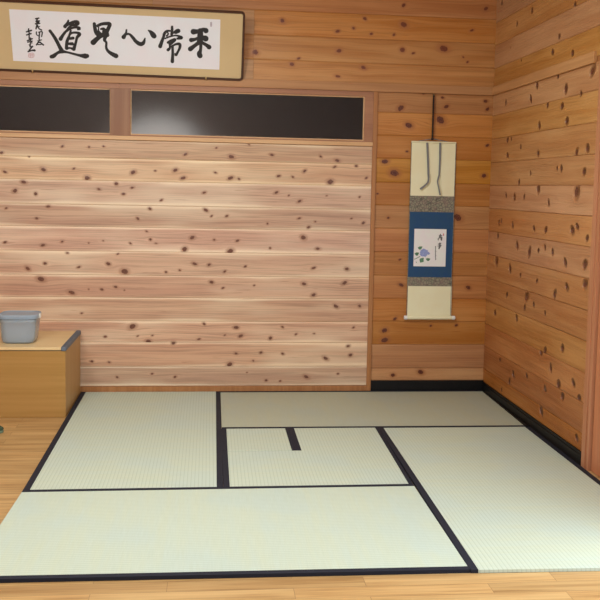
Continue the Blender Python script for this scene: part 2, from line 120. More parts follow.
def ink(name, strokes, mapper, mat, parent, minr=0.0):      # brush strokes: flat ink lying on the paper
    bm = bmesh.new()
    for si, st in enumerate(strokes):
        lift = si*(8e-6)
        P = [(st[i], st[i+1], max(st[i+2], minr)) for i in range(0, len(st), 3)]
        S = smoothline(P, 5); prev = None
        for i, (u, v, r) in enumerate(S):
            a = S[max(i-1, 0)]; b = S[min(i+1, len(S)-1)]
            dx, dy = b[0]-a[0], b[1]-a[1]; L = math.hypot(dx, dy) or 1
            nx, ny = -dy/L*r, dx/L*r
            cur = (bm.verts.new(mapper(u+nx, v+ny, lift)), bm.verts.new(mapper(u-nx, v-ny, lift)))
            if prev: bm.faces.new((prev[0], prev[1], cur[1], cur[0]))
            prev = cur
        for (u, v, r) in (S[0], S[-1]):
            bm.faces.new([bm.verts.new(mapper(u + r*math.cos(k*math.pi/6), v + r*math.sin(k*math.pi/6), lift+4e-6)) for k in range(12)])
    me = bpy.data.meshes.new(name); bm.to_mesh(me); bm.free()
    return bake(link(name, me, mat, parent))

# ---------------------------------------------------------------- materials
class NT:
    def __init__(s, name, rough=.5, spec=.5):
        s.m = bpy.data.materials.new(name); s.m.use_nodes = True; s.t = s.m.node_tree; s.b = s.t.nodes['Principled BSDF']
        s.b.inputs['Roughness'].default_value = rough; s.b.inputs['Specular IOR Level'].default_value = spec
    def n(s, kind, **kw):
        nd = s.t.nodes.new(kind)
        for k, v in kw.items(): setattr(nd, k, v)
        return nd
    def put(s, sock, v):
        if hasattr(v, 'is_linked') or hasattr(v, 'links'): s.t.links.new(v, sock)
        else: sock.default_value = v
    def math(s, op, a, b=0.0, c=None):
        nd = s.n('ShaderNodeMath', operation=op); s.put(nd.inputs[0], a); s.put(nd.inputs[1], b)
        if c is not None: s.put(nd.inputs[2], c)
        return nd.outputs[0]
    def attr(s, name): return s.n('ShaderNodeAttribute', attribute_name=name).outputs['Fac']
    def coord(s, kind='Object'): return s.n('ShaderNodeTexCoord').outputs[kind]
    def comb(s, x, y, z):
        nd = s.n('ShaderNodeCombineXYZ')
        for i, v in enumerate((x, y, z)): s.put(nd.inputs[i], v)
        return nd.outputs[0]
    def sep(s, v):
        nd = s.n('ShaderNodeSeparateXYZ'); s.put(nd.inputs[0], v); return nd.outputs
    def noise(s, vec, scale, detail=3, rough=.55, dist=0):
        nd = s.n('ShaderNodeTexNoise'); s.put(nd.inputs['Vector'], vec); nd.inputs['Scale'].default_value = scale
        nd.inputs['Detail'].default_value = detail; nd.inputs['Roughness'].default_value = rough; nd.inputs['Distortion'].default_value = dist
        return nd.outputs['Fac']
    def mix(s, f, a, b):
        nd = s.n('ShaderNodeMix', data_type='RGBA'); s.put(nd.inputs[0], f)
        for k, v in ((6, a), (7, b)): s.put(nd.inputs[k], v if not isinstance(v, tuple) else (*v, 1)[:4])
        return nd.outputs[2]
    def ramp(s, f, lo, hi, a=0.0, b=1.0, smooth=True):
        nd = s.n('ShaderNodeMapRange', interpolation_type='SMOOTHSTEP' if smooth else 'LINEAR')
        s.put(nd.inputs[0], f)
        for i, v in enumerate((lo, hi, a, b)): nd.inputs[i+1].default_value = v
        return nd.outputs[0]
    def scale(s, v, sc):
        nd = s.n('ShaderNodeVectorMath', operation='MULTIPLY'); s.put(nd.inputs[0], v); nd.inputs[1].default_value = sc; return nd.outputs[0]
    def color(s, c): s.put(s.b.inputs['Base Color'], c if not isinstance(c, tuple) else (*c, 1)[:4])
    def bump(s, h, strength=.3, dist=.002):
        nd = s.n('ShaderNodeBump'); s.put(nd.inputs['Height'], h); nd.inputs['Strength'].default_value = strength; nd.inputs['Distance'].default_value = dist
        s.t.links.new(nd.outputs[0], s.b.inputs['Normal'])

def plank_mat(name, base, alt, light, knot, halo, rough=.45, spec=.35, sap=0.0, vary=.35, relief=.25, streak=.35, knotdist=.003):
    t = NT(name, rough, spec)
    kd, psi, pid, uu, pv = (t.attr(k) for k in ('knot_distance', 'grain', 'plank', 'along', 'across'))
    pz = t.math('MULTIPLY', pid, 37.0)
    fine = t.noise(t.comb(t.math('MULTIPLY', uu, 2.2), t.math('MULTIPLY', psi, 170.0), pz), 1.0, 4, .6)
    rings = t.noise(t.comb(t.math('MULTIPLY', uu, .9), t.math('MULTIPLY', psi, 26.0), pz), 1.0, 3, .5, .4)
    broad = t.noise(t.comb(t.math('MULTIPLY', uu, 1.3), t.math('MULTIPLY', psi, 7.0), t.math('ADD', pz, 9.0)), 1.0, 2)
    c = t.mix(t.ramp(rings, .32, .68), base, alt)
    c = t.mix(t.math('MULTIPLY', t.ramp(fine, .47, .63), streak), c, tuple(x*.56 for x in alt))
    c = t.mix(t.math('MULTIPLY', t.ramp(broad, .45, .75), .75), c, light)
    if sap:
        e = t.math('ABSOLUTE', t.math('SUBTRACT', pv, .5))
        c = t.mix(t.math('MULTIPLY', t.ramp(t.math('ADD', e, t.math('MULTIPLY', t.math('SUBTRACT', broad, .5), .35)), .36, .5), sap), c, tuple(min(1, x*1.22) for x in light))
    # thin resin streaks running with the grain
    st_ = t.noise(t.comb(t.math('MULTIPLY', uu, 5.5), t.math('MULTIPLY', psi, 95.0), t.math('ADD', pz, 21.0)), 1.0, 2, .5)
    c = t.mix(t.math('MULTIPLY', t.ramp(st_, .66, .78), .55), c, halo)
    # per-plank tone
    wn = t.n('ShaderNodeTexWhiteNoise', noise_dimensions='1D'); t.put(wn.inputs['W'], pid)
    hsv = t.n('ShaderNodeHueSaturation'); t.put(hsv.inputs['Color'], c)
    t.put(hsv.inputs['Value'], t.ramp(wn.outputs['Value'], 0, 1, 1-vary*.5, 1+vary*.35, False))
    cs = t.sep(wn.outputs['Color'])
    t.put(hsv.inputs['Saturation'], t.ramp(cs[1], 0, 1, .9, 1.12, False)); t.put(hsv.inputs['Hue'], t.ramp(cs[2], 0, 1, .492, .506, False))
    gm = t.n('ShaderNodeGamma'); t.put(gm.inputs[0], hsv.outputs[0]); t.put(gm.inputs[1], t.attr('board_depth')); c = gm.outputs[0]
    # knots: halo, rings, dark heart
    wob = t.math('ADD', kd, t.math('MULTIPLY', t.math('SUBTRACT', t.noise(t.comb(uu, t.math('MULTIPLY', psi, 1.6), pz), 90, 3), .5), 1.0))
    c = t.mix(t.ramp(wob, .9, 2.6, .65, 0), c, halo)
    kr = t.math('SINE', t.math('MULTIPLY', wob, 14.0))
    kc = t.mix(t.ramp(kr, -1, 1, 0, .35), knot, halo)
    c = t.mix(t.ramp(wob, .82, 1.2, 1.0, 0), c, kc)
    t.color(c)
    h = t.math('ADD', t.math('MULTIPLY', fine, .25), t.math('ADD', t.math('MULTIPLY', broad, 1.2), t.ramp(kd, .5, 2.2, 1.5, 0)))
    t.bump(h, relief, knotdist)
    t.put(t.b.inputs['Roughness'], t.ramp(fine, .3, .8, rough-.06, rough+.1))
    return t.m

def simple_wood(name, base, dark, axis='x', rough=.45, scale=1.0, spec=.35):
    t = NT(name, rough, spec)
    o = t.coord(); k = {'x': (1.5, 60, 60), 'y': (60, 1.5, 60), 'z': (60, 60, 1.5)}[axis]
    f = t.noise(t.scale(o, tuple(v*scale for v in k)), 1.0, 4, .6)
    f2 = t.noise(t.scale(o, tuple(v*scale*.25 for v in k)), 1.0, 2, .5)
    c = t.mix(t.ramp(t.math('ADD', t.math('MULTIPLY', f, .6), t.math('MULTIPLY', f2, .4)), .35, .65), base, dark)
    t.color(c); t.bump(f, .12, .001); return t.m

def plain(name, col, rough=.5, metal=0, spec=.5, noise=0.0, nscale=40):
    t = NT(name, rough, spec); t.b.inputs['Metallic'].default_value = metal
    if noise:
        f = t.noise(t.coord(), nscale, 3); t.color(t.mix(t.ramp(f, .3, .7), col, tuple(x*(1-noise) for x in col))); t.bump(f, .1, .001)
    else:
        f = t.noise(t.coord(), nscale, 2); t.color(t.mix(f, col, tuple(min(1, x*1.04) for x in col)))
    return t.m

M = {}
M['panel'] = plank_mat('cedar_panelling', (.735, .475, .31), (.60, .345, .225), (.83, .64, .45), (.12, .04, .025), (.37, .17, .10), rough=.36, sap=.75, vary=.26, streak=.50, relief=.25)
M['niche'] = plank_mat('aged_pine_boards', (.545, .258, .088), (.46, .198, .060), (.62, .33, .125), (.085, .018, .012), (.33, .11, .035), rough=.42, vary=.22, streak=.30, relief=.2)
M['upper'] = plank_mat('upper_pine_boards', (.585, .288, .11), (.48, .205, .070), (.67, .37, .16), (.15, .035, .02), (.40, .15, .06), rough=.38, vary=.22, streak=.30, relief=.2)
M['right'] = plank_mat('right_pine_boards', (.575, .298, .128), (.49, .225, .088), (.65, .365, .17), (.11, .028, .018), (.38, .15, .06), rough=.34, vary=.16, streak=.25, relief=1.0, knotdist=.018)
M['rail'] = simple_wood('rail_wood', (.50, .25, .105), (.40, .18, .07), 'x')
M['rail_y'] = simple_wood('rail_wood_side', (.62, .34, .15), (.50, .25, .10), 'y')
M['frame_x'] = simple_wood('window_frame_wood', (.43, .205, .11), (.34, .15, .08), 'x')
M['frame_z'] = simple_wood('window_frame_wood_upright', (.34, .165, .085), (.27, .12, .06), 'z')
M['sill'] = simple_wood('sill_wood', (.74, .47, .26), (.64, .37, .18), 'x')
M['post'] = simple_wood('post_wood', (.46, .205, .075), (.37, .15, .05), 'z')
M['jamb'] = simple_wood('jamb_wood', (.58, .27, .15), (.46, .19, .09), 'z')
M['door'] = simple_wood('door_wood', (.58, .23, .11), (.48, .16, .07), 'z')
M['black'] = plain('black_lacquered_base', (.007, .0065, .007), .5, spec=.25, noise=.3)
M['border'] = None
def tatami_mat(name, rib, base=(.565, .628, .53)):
    t = NT(name, .62, .3)
    g = t.sep(t.coord())
    across, along = (g[1], g[0]) if rib == 'x' else (g[0], g[1])
    s = t.math('ABSOLUTE', t.math('SINE', t.math('MULTIPLY', across, math.pi/.0155)))
    stalk = t.noise(t.comb(t.math('MULTIPLY', along, 420), t.math('MULTIPLY', across, 9), 0.0), 1.0, 2)
    band = t.noise(t.comb(t.math('MULTIPLY', along, 26), t.math('MULTIPLY', across, 1.2), 3.0), 1.0, 3)
    blot = t.noise(t.coord(), 2.2, 2)
    c = t.mix(t.ramp(band, .35, .65), base, (base[0]*1.03, base[1]*1.0, base[2]*.94))
    c = t.mix(t.ramp(blot, .45, .62, 0, .5), c, (base[0]*.93, base[1]*.98, base[2]*1.08))
    c = t.mix(t.ramp(s, 0, .45, .38, 0), c, (base[0]*.45, base[1]*.5, base[2]*.4))
    c = t.mix(t.ramp(stalk, .3, .7, .14, 0), c, (base[0]*.6, base[1]*.62, base[2]*.5))
    t.color(c)
    t.bump(t.math('ADD', t.math('POWER', s, .6), t.math('MULTIPLY', stalk, .35)), .35, .0012)
    return t.m
M['tatami_x'] = tatami_mat('woven_rush_lengthwise', 'x')
M['tatami_y'] = tatami_mat('woven_rush_crosswise', 'y')
M['tatami_back'] = tatami_mat('woven_rush_back_shaded', 'x', (.475, .50, .40))  # greyer rush: shade and sheen of the back mat put into the colour
def cloth_border_mat():
    t = NT('navy_black_cloth', .75, .25)
    g = t.scale(t.coord(), (900, 900, 900))
    f = t.noise(g, 1.0, 1); t.color(t.mix(f, (.010, .011, .019), (.022, .024, .038))); t.bump(f, .3, .0005); return t.m
M['border'] = cloth_border_mat()
def floor_mat():
    t = NT('oak_strip_floor', .38, .4)
    o = t.coord(); g = t.sep(o)
    br = t.n('ShaderNodeTexBrick', offset=.37, offset_frequency=2, squash=1)
    t.put(br.inputs['Vector'], o); br.inputs['Scale'].default_value = 1; br.inputs['Brick Width'].default_value = .62
    br.inputs['Row Height'].default_value = .075; br.inputs['Mortar Size'].default_value = .0009; br.inputs['Mortar Smooth'].default_value = .3
    br.inputs['Color1'].default_value = (0, 0, 0, 1); br.inputs['Color2'].default_value = (1, 1, 1, 1); br.inputs['Mortar'].default_value = (.5, .5, .5, 1)
    tone = br.outputs['Color']
    f = t.noise(t.comb(t.math('MULTIPLY', g[0], 2.5), t.math('MULTIPLY', g[1], 75), t.math('MULTIPLY', tone, 5)), 1.0, 4, .6)
    f2 = t.noise(t.comb(t.math('MULTIPLY', g[0], 1.2), t.math('MULTIPLY', g[1], 14), t.math('MULTIPLY', tone, 9)), 1.0, 2)
    c = t.mix(t.ramp(f, .35, .7), (.55, .33, .135), (.34, .175, .06))
    c = t.mix(t.ramp(f2, .4, .7, 0, .6), c, (.64, .42, .19))
    hs = t.n('ShaderNodeHueSaturation'); t.put(hs.inputs['Color'], c); t.put(hs.inputs['Value'], t.ramp(tone, 0, 1, .90, 1.12, False))
    c = t.mix(t.math('MULTIPLY', br.outputs['Fac'], .7), hs.outputs[0], (.16, .07, .025))
    t.color(c); t.bump(t.math('SUBTRACT', t.math('MULTIPLY', f, .2), br.outputs['Fac']), .2, .001); return t.m
M['floor'] = floor_mat()
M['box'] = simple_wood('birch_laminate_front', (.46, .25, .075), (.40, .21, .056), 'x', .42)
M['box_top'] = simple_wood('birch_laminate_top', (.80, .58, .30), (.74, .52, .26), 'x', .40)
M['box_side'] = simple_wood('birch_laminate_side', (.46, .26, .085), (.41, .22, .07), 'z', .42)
M['rubber'] = plain('grey_edge_rubber', (.13, .155, .20), .6, noise=.2)
M['brass'] = plain('dull_brass', (.62, .48, .24), .3, metal=1)
M['gold_silk'] = NT('gold_silk_mount', .7, .2).m
def silk():
    t = NT('tan_silk_mount', .7, .2); f = t.noise(t.scale(t.coord(), (1, 1, 1)), 900, 1); b = t.noise(t.coord(), 3, 2)
    c = t.mix(f, (.70, .52, .29), (.65, .475, .255)); t.color(t.mix(t.ramp(b, .4, .6, 0, .25), c, (.74, .57, .33))); t.bump(f, .15, .0004); return t.m
M['gold_silk'] = silk()
def paper(name, a, b_, sc=6):
    t = NT(name, .8, .15); f = t.noise(t.coord(), sc, 3); g = t.noise(t.coord(), 400, 2)
    c = t.mix(t.ramp(f, .35, .65), a, b_); t.color(t.mix(t.math('MULTIPLY', g, .15), c, tuple(x*.9 for x in b_))); return t.m
M['paper'] = paper('white_calligraphy_paper', (.88, .90, .96), (.90, .87, .93))
M['card'] = paper('white_card', (.86, .88, .86), (.88, .83, .86), 12)
M['cream'] = paper('cream_scroll_paper', (.88, .84, .60), (.87, .81, .56), 8)
M['ink'] = plain('black_ink', (.022, .020, .022), .6)
M['ink_grey'] = plain('thin_grey_ink', (.10, .10, .11), .7)
M['seal'] = plain('red_seal_ink', (.62, .20, .22), .7)
M['seal_pale'] = plain('pale_seal_ink', (.66, .42, .45), .7)
M['seal_grey'] = plain('faded_seal_ink', (.42, .33, .40), .7)
M['petal'] = plain('blue_violet_paint', (.38, .46, .86), .7, noise=.4, nscale=300)
M['leaf'] = plain('green_paint', (.13, .30, .17), .7, noise=.45, nscale=200)
def blue_silk():
    t = NT('blue_silk', .65, .2); f = t.noise(t.coord(), 700, 2); b = t.noise(t.coord(), 18, 3)
    t.color(t.mix(t.ramp(b, .35, .7), t.mix(f, (.022, .068, .175), (.030, .086, .205)), (.032, .085, .175))); t.bump(f, .2, .0005); return t.m
M['blue'] = blue_silk()
def brocade():
    t = NT('grey_green_brocade', .6, .3)
    v = t.n('ShaderNodeTexVoronoi', feature='DISTANCE_TO_EDGE'); t.put(v.inputs['Vector'], t.coord()); v.inputs['Scale'].default_value = 62
    w = t.n('ShaderNodeTexVoronoi'); t.put(w.inputs['Vector'], t.coord()); w.inputs['Scale'].default_value = 70
    c = t.mix(t.ramp(v.outputs['Distance'], .02, .14), (.11, .095, .085), (.30, .27, .20))
    c = t.mix(t.ramp(w.outputs['Distance'], .2, .5, .55, 0), c, (.17, .21, .14))
    f = t.noise(t.coord(), 30, 2); c = t.mix(t.ramp(f, .45, .65, 0, .6), c, (.27, .19, .16))
    t.color(c); return t.m
M['brocade'] = brocade()
M['cord'] = plain('black_twisted_cord', (.02, .012, .010), .7)
def ribbon_mat():
    t = NT('grey_striped_ribbon', .6, .3); g = t.sep(t.coord())
    f = t.math('SINE', t.math('MULTIPLY', g[2], 900)); t.color(t.mix(t.ramp(f, -1, 1), (.12, .12, .13), (.30, .30, .31))); return t.m
M['ribbon'] = ribbon_mat()
M['ribbon_back'] = plain('cream_ribbon_tail', (.62, .57, .38), .7)
M['white_knob'] = plain('white_roller_end', (.84, .84, .84), .25)
M['dark_frame'] = simple_wood('dark_lacquered_frame', (.085, .032, .020), (.055, .02, .014), 'x', .28, spec=.5)
def tub_mat(name, col, rough, trans, alpha=1.0):
    t = NT(name, rough, .5); t.color(col); t.b.inputs['Transmission Weight'].default_value = trans; t.b.inputs['IOR'].default_value = 1.25
    return t.m
M['tub'] = tub_mat('frosted_clear_plastic', (.70, .80, .90), .20, .70)
M['lid'] = tub_mat('grey_blue_plastic_lid', (.42, .51, .62), .35, .35)
M['clip'] = plain('white_plastic', (.78, .74, .68), .4)
def frosted():
    t = NT('frosted_glass', .48, .3); t.color((.50, .42, .38)); t.b.inputs['Transmission Weight'].default_value = 1.0; t.b.inputs['IOR'].default_value = 1.3
    v = t.n('ShaderNodeTexVoronoi', feature='SMOOTH_F1'); t.put(v.inputs['Vector'], t.coord()); v.inputs['Scale'].default_value = 130
    t.bump(v.outputs['Distance'], .35, .002); return t.m
M['glass'] = frosted()
M['room_beyond'] = plain('dim_brown_plaster', (.42, .24, .16), .8, noise=.2, nscale=3)
M['slipper'] = plain('dark_green_slipper_cloth', (.035, .06, .03), .8, noise=.3)
M['slipper_sole'] = plain('pale_green_slipper_lining', (.14, .20, .13), .8)
M['ceiling'] = plain('pale_ceiling_board', (.66, .56, .42), .7, noise=.08, nscale=3)
M['metal_white'] = plain('white_lamp_housing', (.8, .8, .8), .4)
def lamp_glow():
    t = NT('lamp_diffuser', .5); t.color((.9, .9, .88)); t.b.inputs['Emission Color'].default_value = (1, .96, .9, 1); t.b.inputs['Emission Strength'].default_value = 4; return t.m
M['glow'] = lamp_glow()

# ---------------------------------------------------------------- planked walls
KR = {1: .0070, 2: .0094, 3: .0132, 4: .0195}
def plank_wall(name, planks, knots, mapper, mat, step_u=.007, step_v=.005, seed=1, gap=.006, tall=1.0, kscale=1.0, depth=None):
    # planks: (u0, u1, low at u0, low at u1, high at u0, high at u1)
    V, F, A = [], [], {k: [] for k in ('knot_distance', 'grain', 'plank', 'along', 'across', 'board_depth')}
    base = 0; rnd = random.Random(seed)
    K = np.array(knots, float).reshape(-1, 3)
    KRr = np.array([KR[int(s)] for s in K[:, 2]]) * kscale * np.array([rnd.uniform(.75, 1.2) for _ in K]) if len(K) else np.zeros(0)
    for pi_, (u0, u1, a0, a1, b0, b1) in enumerate(planks):
        nu = max(2, int((u1-u0)/step_u)); hgt = (b0+b1-a0-a1)/2; nv = max(3, int(hgt/step_v))
        e = .0019/hgt
        tv = np.concatenate(([0, e], np.linspace(e, 1-e, nv)[1:-1], [1-e, 1])); dv = np.where((tv == 0) | (tv == 1), gap, 0.0)
        uu = np.linspace(u0, u1, nu + 1); s = (uu-u0)/(u1-u0)
        lo = a0+(a1-a0)*s; hi = b0+(b1-b0)*s
        U = np.repeat(uu[None, :], len(tv), 0); T = np.repeat(tv[:, None], nu+1, 1); Vv = lo[None, :]*(1-T) + hi[None, :]*T; D = np.repeat(dv[:, None], nu+1, 1)
        kd = np.full(U.shape, 4.0); psi = Vv.copy()
        off = rnd.uniform(0, 50)
        for (ku, kv, _), r in zip(K, KRr):
            if ku < u0-.1 or ku > u1+.1 or kv < min(a0, a1)-.03 or kv > max(b0, b1)+.03: continue
            du, dz = U-ku, Vv-kv
            ax, az, sh_ = rnd.uniform(.85, 1.45), rnd.uniform(.75, 1.05), rnd.uniform(-.35, .35)
            d = np.sqrt(((du+sh_*dz)/(ax*r))**2 + ((dz+sh_*.5*du)/(az*tall*r))**2); inside = (kv > min(a0, a1)-.004) and (kv < max(b0, b1)+.004)
            if inside: kd = np.minimum(kd, d)
            R2 = (1.5*r)**2
            if inside: psi = psi - dz*R2/((du/1.8)**2 + dz**2 + R2*.5)
        P = mapper(U, Vv, D); V.append(P.reshape(-1, 3)); n1 = nu+1; nr = len(tv)
        idx = np.arange(nr*n1).reshape(nr, n1) + base
        F.append(np.stack([idx[:-1, :-1], idx[:-1, 1:], idx[1:, 1:], idx[1:, :-1]], -1).reshape(-1, 4))
        A['knot_distance'].append(kd.ravel()); A['grain'].append(psi.ravel() + off); A['plank'].append(np.full(kd.size, rnd.random()))
        A['along'].append((U + off*3).ravel()); A['across'].append(T.ravel()); A['board_depth'].append(np.full(kd.size, depth[pi_] if depth else 1.0)); base += nr*n1
    V = np.concatenate(V); F = np.concatenate(F)
    me = bpy.data.meshes.new(name); me.vertices.add(len(V)); me.vertices.foreach_set('co', V.astype(np.float32).ravel())
    me.loops.add(F.size); me.loops.foreach_set('vertex_index', F.astype(np.int32).ravel())
    me.polygons.add(len(F)); me.polygons.foreach_set('loop_start', np.arange(0, F.size, 4, dtype=np.int32))
    for k, v in A.items():
        at = me.attributes.new(k, 'FLOAT', 'POINT'); at.data.foreach_set('value', np.concatenate(v).astype(np.float32))
    me.update(calc_edges=True); me.validate()
    return structure(link(name, me, mat))
def back_map(y0): return lambda U, V, D: np.stack([U, y0 + D, V], -1)
def right_map(x0): return lambda U, V, D: np.stack([x0 + D, U, V], -1)

# panelled partition under the transom windows, one board above the other
zl = [.0305, .1495, .2955, .4230, .5640, .6955, .8360, .9790, 1.1085, 1.2500, 1.3800, 1.4870]
rnd = random.Random(5)
extra = []
for _ in range(70): extra += [rnd.uniform(-1.75, -.5), rnd.uniform(.06, 1.46), rnd.choice((1, 1, 2, 2, 3))]
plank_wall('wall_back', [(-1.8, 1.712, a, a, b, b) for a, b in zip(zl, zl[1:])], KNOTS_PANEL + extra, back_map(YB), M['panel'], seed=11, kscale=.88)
nl = [.060, .137, .2857, .429, .5697, .7112, .8546, .9982, 1.1382, 1.2763, 1.4191, 1.5573, 1.6930, 1.816]
wn = plank_wall('wall_back_niche', [(1.728, XR, a, a, b, b) for a, b in zip(nl, nl[1:])], KNOTS_NICHE, back_map(YB), M['niche'], seed=23, tall=.95, kscale=1.15, depth=[1.0, 1.04, 1.02, 1.05, 1.03, 1.16, 1.08, 1.0, 1.05, 1.0, 1.03, .98, 1.0])
ul = [1.84, 1.979, 2.1208, 2.2646, 2.406, 2.55]
pl = []
for i, (a, b) in enumerate(zip(ul, ul[1:])):
    j = (.985, .985, .985, .40, 1.5)[i]
    pl += [(-1.8, j-.0008, a, a, b, b), (j+.0008, XR, a, a, b, b)]
plank_wall('wall_back_upper', pl, KNOTS_UPPER, back_map(YB), M['upper'], seed=31, kscale=1.15)
# right wall: plain boards, shallow relief round the knots
rl = [.052, .1375, .279, .418, .563, .7025, .848, .9905, 1.1293, 1.2686, 1.4067, 1.549, 1.690, 1.816]
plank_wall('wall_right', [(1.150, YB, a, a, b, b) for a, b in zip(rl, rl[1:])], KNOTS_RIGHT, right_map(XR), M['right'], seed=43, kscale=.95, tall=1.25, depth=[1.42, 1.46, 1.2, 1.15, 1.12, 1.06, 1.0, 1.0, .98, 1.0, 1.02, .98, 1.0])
rb = [1.84, 1.9725, 2.109, 2.243, 2.385, 2.55]
ur = []
for i, (a, b) in enumerate(zip(rb, rb[1:])): ur += [(-3.4, .72, a, a, b, b), (.7216, YB, a, a, b, b)]
plank_wall('wall_right_upper', ur, KNOTS_RIGHT, right_map(XR), M['right'], seed=47, kscale=.8, tall=1.25, step_u=.01)
# backing of the walls (their thickness)
structure(boxobj('wall_back_core', (-1.86, 1.72, YB+.004, YB+.06, -.012, 1.50), M['post'], bevel=0))
structure(boxobj('wall_niche_core', (1.70, XR+.06, YB+.004, YB+.06, -.012, 2.56), M['post'], bevel=0))
structure(boxobj('wall_upper_core', (-1.86, 1.70, YB+.004, YB+.06, 1.80, 2.56), M['post'], bevel=0))
structure(boxobj('wall_right_core', (XR+.004, XR+.06, 1.150, YB+.004, -.012, 2.56), M['post'], bevel=0))
structure(boxobj('wall_right_header', (XR+.004, XR+.06, -3.4, 1.150, 1.835, 2.56), M['post'], bevel=0))
structure(boxobj('wall_left', (-1.86, -1.80, -3.4, YB+.004, -.012, 2.56), M['upper' if False else 'post'], bevel=0))
structure(boxobj('floor', (-1.9, 4.3, -3.6, YB+.06, -.062, -.012), M['floor'], bevel=0))
structure(boxobj('ceiling', (-1.86, XR+.06, -3.4, YB+.06, 2.56, 2.60), M['ceiling'], bevel=0))

# dim space behind the transom windows
bm = bmesh.new()
box(bm, -1.9, 1.9, 4.0, 4.05, .9, 2.5); box(bm, -1.9, 1.9, YB+.06, 4.0, 2.45, 2.5); box(bm, -1.9, 1.9, YB+.06, 4.0, .9, .95)
box(bm, -1.95, -1.9, YB+.06, 4.05, .9, 2.5); box(bm, 1.9, 1.95, YB+.06, 4.05, .9, 2.5)
structure(build('wall_beyond', bm, M['room_beyond']))
bm = bmesh.new(); bmesh.ops.create_uvsphere(bm, u_segments=24, v_segments=16, radius=.32, matrix=Matrix.Translation((.40, 3.45, 1.36)))  # glowing globe added behind the frosted panes to make their glow
tube(bm, [(.40, 3.45, 1.05), (.40, 3.45, .951)], .02, 10)
gl = NT('added_glow_globe', .5); gl.color((.8, .8, .8)); gl.b.inputs['Emission Color'].default_value = (.82, .95, 1, 1); gl.b.inputs['Emission Strength'].default_value = 0.8
tag(build('added_glow_globe', bm, gl.m, smooth=True), 'unseen globe added behind the frosted windows to make their glow', 'lamp')

# ---------------------------------------------------------------- trims
def trim(n, b, mat, bevel=.0015): return structure(boxobj('trim_%s' % n, b, M[mat], bevel=bevel))
trim(1, (-1.8, XR, 2.737, YB+.003, 1.812, 1.862), 'rail')                       # picture rail on the back wall
trim(2, (XR-.014, XR+.003, 1.205, 2.737, 1.812, 1.862), 'rail_y')              # picture rail on the right wall
trim(3, (-1.8, 1.728, 2.7415, YB+.006, 1.489, 1.512), 'sill')                   # window sill strip
trim(4, (1.704, 1.730, 2.741, YB+.006, -.012, 1.812), 'post')                  # upright beside the niche
trim(5, (-1.8, 1.704, 2.744, YB+.006, -.012, .030), 'post')                 # foot strip of the panelling
# windows
def window(n, x0, x1, gx0, gx1):
    bm = bmesh.new()
    z0, z1, gz0, gz1 = 1.512, 1.812, 1.519, 1.783
    box(bm, x0, x1, 2.746, 2.79, gz1, z1); box(bm, x0, x1, 2.746, 2.79, z0, gz0)
    box(bm, x0, gx0, 2.746, 2.79, gz0, gz1); box(bm, gx1, x1, 2.746, 2.79, gz0, gz1)
    w = structure(build('window_%d' % n, bm, M['frame_x'], bevel=.0012))
    bm = bmesh.new(); t_ = .0075
    box(bm, gx0, gx1, 2.758, 2.772, gz0, gz0+t_); box(bm, gx0, gx1, 2.758, 2.772, gz1-t_, gz1)
    box(bm, gx0, gx0+t_, 2.758, 2.772, gz0+t_, gz1-t_); box(bm, gx1-t_, gx1, 2.758, 2.772, gz0+t_, gz1-t_)
    build('glazing_bead', bm, M['sill'], w)
    bm = bmesh.new(); box(bm, gx0+t_, gx1-t_, 2.762, 2.767, gz0+t_, gz1-t_); build('pane', bm, M['glass'], w)
window(1, -1.62, .2135, -1.58, .163); window(2, .2145, 1.704, .272, 1.652)
trim(6, (.160, .274, 2.742, 2.80, 1.512, 1.784), 'frame_z')                     # broad mullion
# black baseboards
bm = bmesh.new(); box(bm, 1.731, XR, 2.738, YB+.003, -.012, .062); structure(build('baseboard_back', bm, M['black'], bevel=.0015))
bm = bmesh.new(); box(bm, XR-.005, XR+.003, 1.152, 2.738, -.012, .054); box(bm, XR-.009, XR-.005, 1.152, 2.738, -.012, .040)
hexa(bm, [(2.4285, 1.152), (XR-.009, 1.152), (XR-.009, 1.842), (2.4285, 1.842)], -.012, .003)
hexa(bm, [(2.4075, 1.842), (XR-.009, 1.842), (XR-.009, 2.738), (2.4290, 2.738)], -.012, .005)
structure(build('baseboard_right', bm, M['black'], bevel=.0012))
# end post, door head and sliding door in the right-hand doorway
def jamb():
    bm = bmesh.new(); box(bm, XR-.009, XR+.06, 1.112, 1.150, -.012, 1.80); box(bm, XR-.003, XR+.06, 1.086, 1.112, -.012, 1.80)
    return structure(build('trim_7', bm, M['jamb'], bevel=.002))
jamb()
trim(8, (XR-.008, XR+.06, -1.2, 1.150, 1.80, 1.835), 'jamb')
bm = bmesh.new(); box(bm, XR+.012, XR+.046, 1.00, 1.082, -.010, 1.795)
d = structure(build('door_1', bm, M['door'], bevel=.002))
bm = bmesh.new(); box(bm, XR+.012, XR+.046, .30, 1.00, -.010, .12); box(bm, XR+.012, XR+.046, .30, 1.00, 1.70, 1.795); box(bm, XR+.012, XR+.046, .22, .30, -.010, 1.795)
build('door_rail', bm, M['door'], d, bevel=.002)
bm = bmesh.new(); box(bm, XR+.024, XR+.032, .30, 1.00, .12, 1.70); build('door_panel', bm, M['jamb'], d)

# ---------------------------------------------------------------- ceiling lamps (above the frame)
for i, (x, y, lab) in enumerate(((.45, .75, 'white ceiling lamp above the mats'), (-.55, -1.25, 'white ceiling lamp behind the viewer'))):
    bm = bmesh.new(); box(bm, x-.64, x+.64, y-.28, y+.28, 2.53, 2.56); o = build('ceiling_light', bm, M['metal_white'], bevel=.004)
    tag(o, lab, 'lamp')

